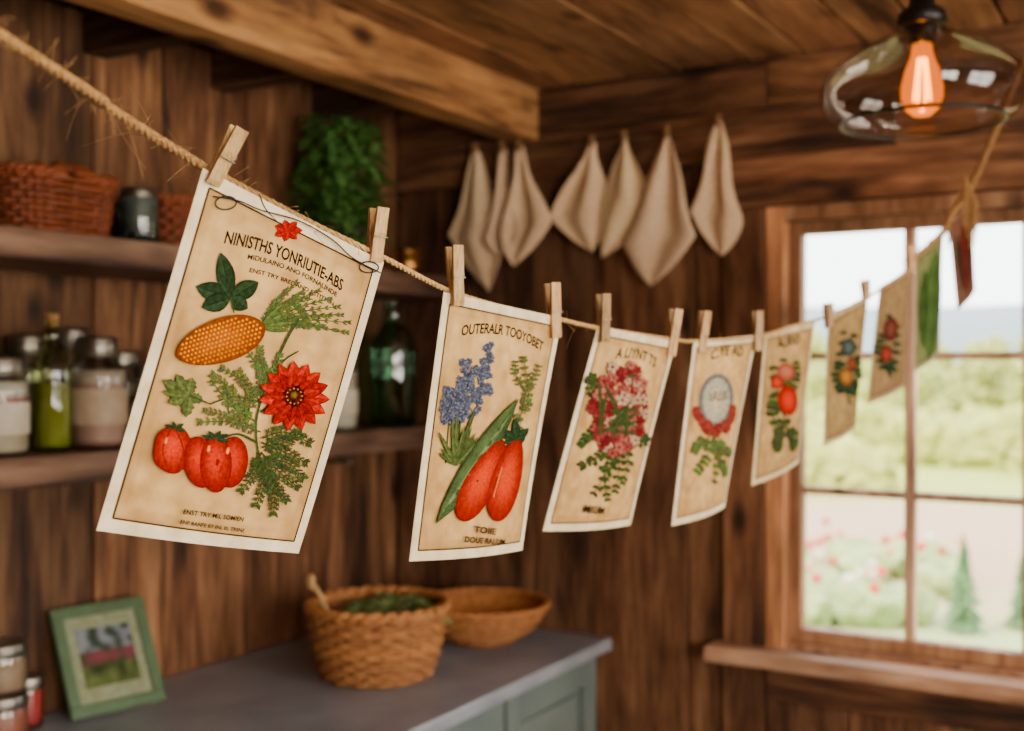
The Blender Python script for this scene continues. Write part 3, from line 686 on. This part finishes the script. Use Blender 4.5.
# card 6
k=Card([(828,318),(868,296),(854,428),(823,446)],1.88,2.0,.006,.003)
for p in ([(845,410),(838,375),(842,335)],[(845,410),(853,380),(852,340)],[(844,400),(834,390),(836,370)],[(846,400),(856,385),(856,365)]): k.frond(p,6,8,6,G3,50)
k.ell((846,355),7,10,0,C('#2c3438'),C('#50605c')); k.ell((843,385),7,9,0,C('#6a3a18'),C('#b08030')); k.ell((849,372),5,7,0,C('#5a2018'),C('#8a4830'))
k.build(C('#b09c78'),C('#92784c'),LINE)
# card 7
k=Card([(880,287),(911,268),(903,386),(867,404)],2.05,2.15,.006,.003)
for p in ([(886,375),(884,345),(888,310)],[(886,375),(893,350),(896,320)],[(885,370),(878,350),(880,330)]): k.frond(p,6,8,5,G3,50)
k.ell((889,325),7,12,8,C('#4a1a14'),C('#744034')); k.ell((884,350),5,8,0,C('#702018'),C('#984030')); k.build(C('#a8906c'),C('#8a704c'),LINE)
# cards 8, 9
k=Card([(916,256),(943,234),(938,352),(914,372)],2.18,2.29,.005,.003)
k.leaf((925,362),(936,250),20,C('#4c6a30'),0,.8); k.leaf((920,350),(924,270),9,C('#3c5828'),0,.8)
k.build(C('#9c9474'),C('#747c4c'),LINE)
k=Card([(949,222),(972,204),(974,290),(957,310)],2.31,2.41,.005,.003)
k.leaf((965,298),(964,220),10,C('#6a2018'),0,.8); k.leaf((962,295),(957,240),6,C('#3a3020'),0,.8); k.leaf((969,285),(968,225),6,C('#5a2a1a'),0,.8)
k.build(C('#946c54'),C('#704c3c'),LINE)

# ---------------------------------------------------------------- clothespins
def pin(xt,yt,xb,yb,d,card=None):
    T=img_pt(xt,yt,d);B=img_pt(xb,yb,d); up=(T-B); L=up.length; up.normalize()
    n=-(fw+rt*((xt-512)/F)*1.0); n=(n*1.0+rt*.5); n=n-up*n.dot(up); n.normalize(); sd=up.cross(n).normalized()
    w=.0105; mb=MB(); c=(T+B)/2
    for sg in (1,-1):
        pr=[(-.5,.001,.0045),(-.42,.0012,.006),(-.1,.0008,.0062),(.05,.0025,.0078),(.5,.0062,.0095)]; vs=[]
        for h,a,b in pr:
            for o in (a,b):
                for e in (-1,1): vs.append(B+up*L*(h+.5)+n*sg*o+sd*e*w*.5)
        fs=[]
        for i in range(4):
            q=i*4; r=q+4; fs+=[(q,q+1,r+1,r),(q+3,q+2,r+2,r+3),(q+1,q+3,r+3,r+1),(q+2,q,r,r+2)]
        fs+=[(0,2,3,1),(16,17,19,18)]; t=tn(.85,1.05); mb.add(vs,fs,t,0)
    m=B+up*L*.52
    for off in (-.0015,0,.0015):
        mb.tube([m+sd*(w*.5+.001+off*.6)+(n*math.cos(a*.524)+up*math.sin(a*.524))*.0032 for a in range(12)],.0006,5,True,mi=1)
    for sg in (1,-1):
        mb.tube([m+sd*(w*.5+.001)+n*sg*.003,m+sd*(w*.5+.001)+n*sg*.0085+up*L*-.06,m-sd*(w*.5)+n*sg*.0085-up*L*.06],.0006,5,mi=1)
    mb.obj('clothespin',[M_pin,M_metal],bevel=.0008)
for p in ((239,128,211,184,.845),(379,208,374,262,.955),(454,246,457,306,1.068),(552,283,555,338,1.19),(603,294,604,342,1.305),(676,309,670,356,1.44),(705,311,700,354,1.515),(757,311,757,351,1.625),(828,303,829,328,1.86),(865,280,866,300,1.99),(909,246,911,272,2.15)): pin(*p)

# ---------------------------------------------------------------- twine
key=[(0,35,.62),(100,102,.73),(203,166,.845),(300,218,.905),(384,258,.965),(447,290,1.065),(505,308,1.13),(558,319,1.20),(598,328,1.30),(676,340,1.45),(697,341,1.505),(757,337,1.63),(790,327,1.75),(828,316,1.875),(866,298,1.995),(882,288,2.055),(910,268,2.15),(918,255,2.19),(943,232,2.29),(951,215,2.32),(969,190,2.39),(998,125,2.3),(1026,60,2.2),(1100,-44,2.05)]
kp=[img_pt(x,y,d+.0035) for x,y,d in key]
dirv=(kp[0]-kp[2]); start=kp[0].copy()
tt=(-4.19-start.y)/dirv.y; ext=[start+dirv*tt+Vector((0,0,.02)),start+dirv*tt*.5-Vector((0,0,.01))]
path=linepath(ext+kp,24)
cum=[0]
for i in range(1,len(path)): cum.append(cum[-1]+(path[i]-path[i-1]).length)
tot=cum[-1]; N=int(tot/.0022); rp=[];j=0
for i in range(N+1):
    s=tot*i/N
    while j<len(cum)-2 and cum[j+1]<s: j+=1
    f=(s-cum[j])/max(1e-9,cum[j+1]-cum[j]); rp.append(path[j].lerp(path[j+1],f))
mb=MB(); cols=[]; th=[]
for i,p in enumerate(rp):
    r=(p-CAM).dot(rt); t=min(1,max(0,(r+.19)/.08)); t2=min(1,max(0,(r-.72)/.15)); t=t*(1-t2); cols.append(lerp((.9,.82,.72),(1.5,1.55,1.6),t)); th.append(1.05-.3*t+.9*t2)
for st in range(3):
    pts=[]
    for i,p in enumerate(rp):
        t=(rp[min(i+1,N)]-rp[max(i-1,0)]).normalized(); 
        n=t.cross(UP).normalized(); b=t.cross(n); a=i*.0022/.016*2*math.pi/1.3+st*2*math.pi/3; rr=.0018*th[i]
        pts.append(p+(n*math.cos(a)+b*math.sin(a))*rr)
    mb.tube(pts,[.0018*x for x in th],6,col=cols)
cnt=0
for i in range(12000):
    if cnt>560: break
    q=random.randrange(N); p=rp[q]; r=(p-CAM).dot(rt); f=(p-CAM).dot(fw)
    if f<.5: continue
    if r>-.15 and r<.75 and random.random()<.95: continue
    cnt+=1
    d=Vector((random.gauss(0,1),random.gauss(0,1),random.gauss(0,1))).normalized(); t=(rp[min(q+1,N)]-rp[max(q-1,0)]).normalized(); d=(d+t*random.uniform(-1.5,1.5)).normalized()
    long=random.random()<.12 and r<-.15
    L=random.uniform(.004,.013)*(2.2 if long else 1); e=Vector((random.gauss(0,1),random.gauss(0,1),random.gauss(0,1)-.4))*L*.6
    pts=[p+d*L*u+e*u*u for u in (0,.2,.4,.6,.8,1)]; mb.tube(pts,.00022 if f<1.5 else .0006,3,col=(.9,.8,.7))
mb.obj('twine_clothesline',M_jute,smooth=True)
# wire across first print
mb=MB()
def c1(px,py,o=.004): u,v=C1.uv((px,py)); return C1.S(u,v,o)
mb.tube(linepath([c1(212,196),c1(238,201),c1(262,211),c1(300,222),c1(332,240),c1(352,258),c1(378,272)],8),.0006,6)
for (x,y,a) in ((226,203,11),(368,267,9)):
    mb.tube([c1(x+a*math.cos(t*.314),y+a*.6*math.sin(t*.314),.003) for t in range(20)],.0006,6,True)
mb.obj('hanging_wire',M_dark,smooth=True)
mb=MB(); P0=img_pt(966,190,2.385)
for i in range(90):
    a=random.uniform(0,6.28); r=random.uniform(.004,.030); l=random.uniform(.06,.125)
    mb.tube([P0+UP*random.uniform(.01,.03),P0+Vector((r*math.cos(a)*.8,r*math.sin(a)*.8,-.03)),P0+Vector((r*math.cos(a)-.01,r*math.sin(a),-l))],.0018,4,col=tn(.8,1.4))
mb.obj('dried_grass_bundle',M_jute)

# ---------------------------------------------------------------- outside
m,nt,b=newmat('meadow'); L=nt.links
tc=nt.nodes.new('ShaderNodeTexCoord'); sx=nt.nodes.new('ShaderNodeSeparateXYZ'); L.new(tc.outputs['Object'],sx.inputs[0])
nz=nt.nodes.new('ShaderNodeTexNoise'); nz.inputs['Scale'].default_value=.5; L.new(tc.outputs['Object'],nz.inputs['Vector'])
ma=nt.nodes.new('ShaderNodeMath'); ma.operation='MULTIPLY_ADD'; ma.inputs[1].default_value=4; L.new(nz.outputs['Fac'],ma.inputs[0]); L.new(sx.outputs['Y'],ma.inputs[2])
mr=nt.nodes.new('ShaderNodeMapRange'); mr.inputs[1].default_value=0; mr.inputs[2].default_value=60; L.new(ma.outputs[0],mr.inputs[0])
r=ramp(nt,[(.0,C('#949c60')),(.12,C('#98a066')),(.15,C('#a88868')),(.22,C('#ac9070')),(.26,C('#98a040')),(.6,C('#a8ac48'))]); L.new(mr.outputs[0],r.inputs[0]); L.new(r.outputs[0],b.inputs['Base Color']); b.inputs['Roughness'].default_value=.9
mb=MB(); mb.add([(-150,.13,-.1),(150,.13,-.1),(150,260,-.1),(-150,260,-.1)],[(0,1,2,3)]); mb.obj('ground_meadow',m,origin=False)
mb=MB(); vs=[];fs=[];n=60
for i in range(n+1):
    x=-190+380*i/n; h=13+12*noise.noise(Vector((i*.11,0,3)))
    for k,(yy,hh) in enumerate(((150,0),(180,h*.6),(215,h),(250,h*.5))): vs.append((x,yy,hh-.2))
for i in range(n):
    for j in range(3): q=i*4+j; fs.append((q,q+4,q+5,q+1))
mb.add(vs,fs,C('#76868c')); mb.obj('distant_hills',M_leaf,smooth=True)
def conifer(x,y,h,s=0):
    e=empty('conifer_tree',(x,y,-.1)); mb=MB(); mb.tube([(x,y,-.1),(x,y,h*.9)],[.03*h,.005],6,col=C('#4a3420')); mb.obj('trunk',M_leaf,e)
    mb=MB(); 
    for k in range(11):
        z0=h*(.03+k*.087); R=h*.25*(1-k/12)*random.uniform(.85,1.1); vs=[(x,y,z0+h*.17-.1)];n=20
        for i in range(n): a=2*math.pi*i/n; rr=R*(1 if i%2 else .55)*random.uniform(.75,1.15); vs.append((x+rr*math.cos(a),y+rr*math.sin(a),z0-.1+random.uniform(-.03,.03)*h))
        mb.add(vs,[(0,i+1,(i+1)%n+1) for i in range(n)],lerp(C('#4c7048'),C('#6c8c5c'),random.random()))
    mb.obj('branches',M_leaf,e)
conifer(.50,5.1,.60);conifer(.82,5.4,.55);conifer(1.7,5.6,.7)
def tree(x,y,h,c1,c2):
    e=empty('deciduous_tree',(x,y,-.1)); mb=MB(); mb.tube([(x,y,-.1),(x+.1,y,h*.35),(x,y,h*.6)],[h*.03,h*.02,h*.01],8,col=C('#8a7a60')); mb.obj('trunk',M_leaf,e)
    mb=MB()
    for i in range(16):
        a=random.uniform(0,6.28); z=random.uniform(.12,.84); r=random.uniform(0,.36)*h*(1-z*.6); mb.ico((x+r*math.cos(a),y+r*math.sin(a),h*z),h*random.uniform(.13,.22),3,.6,4,c1,0,c2)
    mb.obj('crown',M_leaf,e)
for i in range(46):
    d=random.uniform(30,62); x=-.22*d+random.uniform(-.5,.5)*d; tree(x,d,random.uniform(1.5,3.6)*d/40,C('#8c9450'),C('#b4b868'))
for i in range(26):
    x=random.uniform(-7,4); y=random.uniform(12,24); mb=MB()
    for q in range(6): mb.ico((x+random.uniform(-.8,.8),y+random.uniform(-.5,.5),.1),(.6,.5,random.uniform(.3,.7)),3,.6,4,C('#8c9440'),0,C('#b8b85c'))
    mb.obj('shrub',M_leaf)
mb=MB()
for i in range(60):
    x=random.uniform(-1.3,.1); y=random.uniform(4.6,7.6); z=random.uniform(.0,.25); mb.ico((x,y,z),.04,1,0,1,random.choice([C('#d84838'),C('#e0a080'),C('#e8d8c8'),C('#c83c30')]))
for i in range(40):
    mb.ico((random.uniform(-1.4,.2),random.uniform(4.5,7.2),0),(.2,.2,.16),2,.4,4,C('#7c9450'),0,C('#a8b474'))
mb.obj('flower_bed',M_leaf)

# ---------------------------------------------------------------- lights / world / camera
w=bpy.data.worlds.new('World'); bpy.context.scene.world=w; w.use_nodes=True; bg=w.node_tree.nodes['Background']; bg.inputs[0].default_value=(.95,.97,1,1); bg.inputs[1].default_value=8
sl=bpy.data.lights.new('sun','SUN'); sl.energy=8; sl.color=(1,.93,.70); sl.angle=.02; so=bpy.data.objects.new('sun',sl); bpy.context.scene.collection.objects.link(so)
so.rotation_euler=Vector((.35,.6,-.75)).to_track_quat('-Z','Y').to_euler(); so.location=(0,0,8)
for nm,yy,sy,en in (('added_fill_light',-3.05,1.4,88),('added_fill_light',-1.25,1.0,42)):  # area lamps added to brighten the prints and room from the right
    al=bpy.data.lights.new(nm,'AREA'); al.shape='RECTANGLE'; al.size=sy; al.size_y=1.15; al.energy=en; al.color=(1,.85,.65)
    ao=bpy.data.objects.new(nm,al); bpy.context.scene.collection.objects.link(ao); ao.location=(3.36,yy,1.53)
    ao.rotation_euler=Vector((-1,0,0)).to_track_quat('-Z','Y').to_euler()
cd=bpy.data.cameras.new('camera'); cam=bpy.data.objects.new('camera',cd); bpy.context.scene.collection.objects.link(cam)
cam.location=CAM; cam.rotation_euler=(math.pi/2,0,YAW); cd.sensor_width=36; cd.lens=F/1024*36; cd.clip_start=.02; cd.clip_end=600
cd.dof.use_dof=True; cd.dof.focus_distance=.97; cd.dof.aperture_fstop=4.4
bpy.context.scene.camera=cam
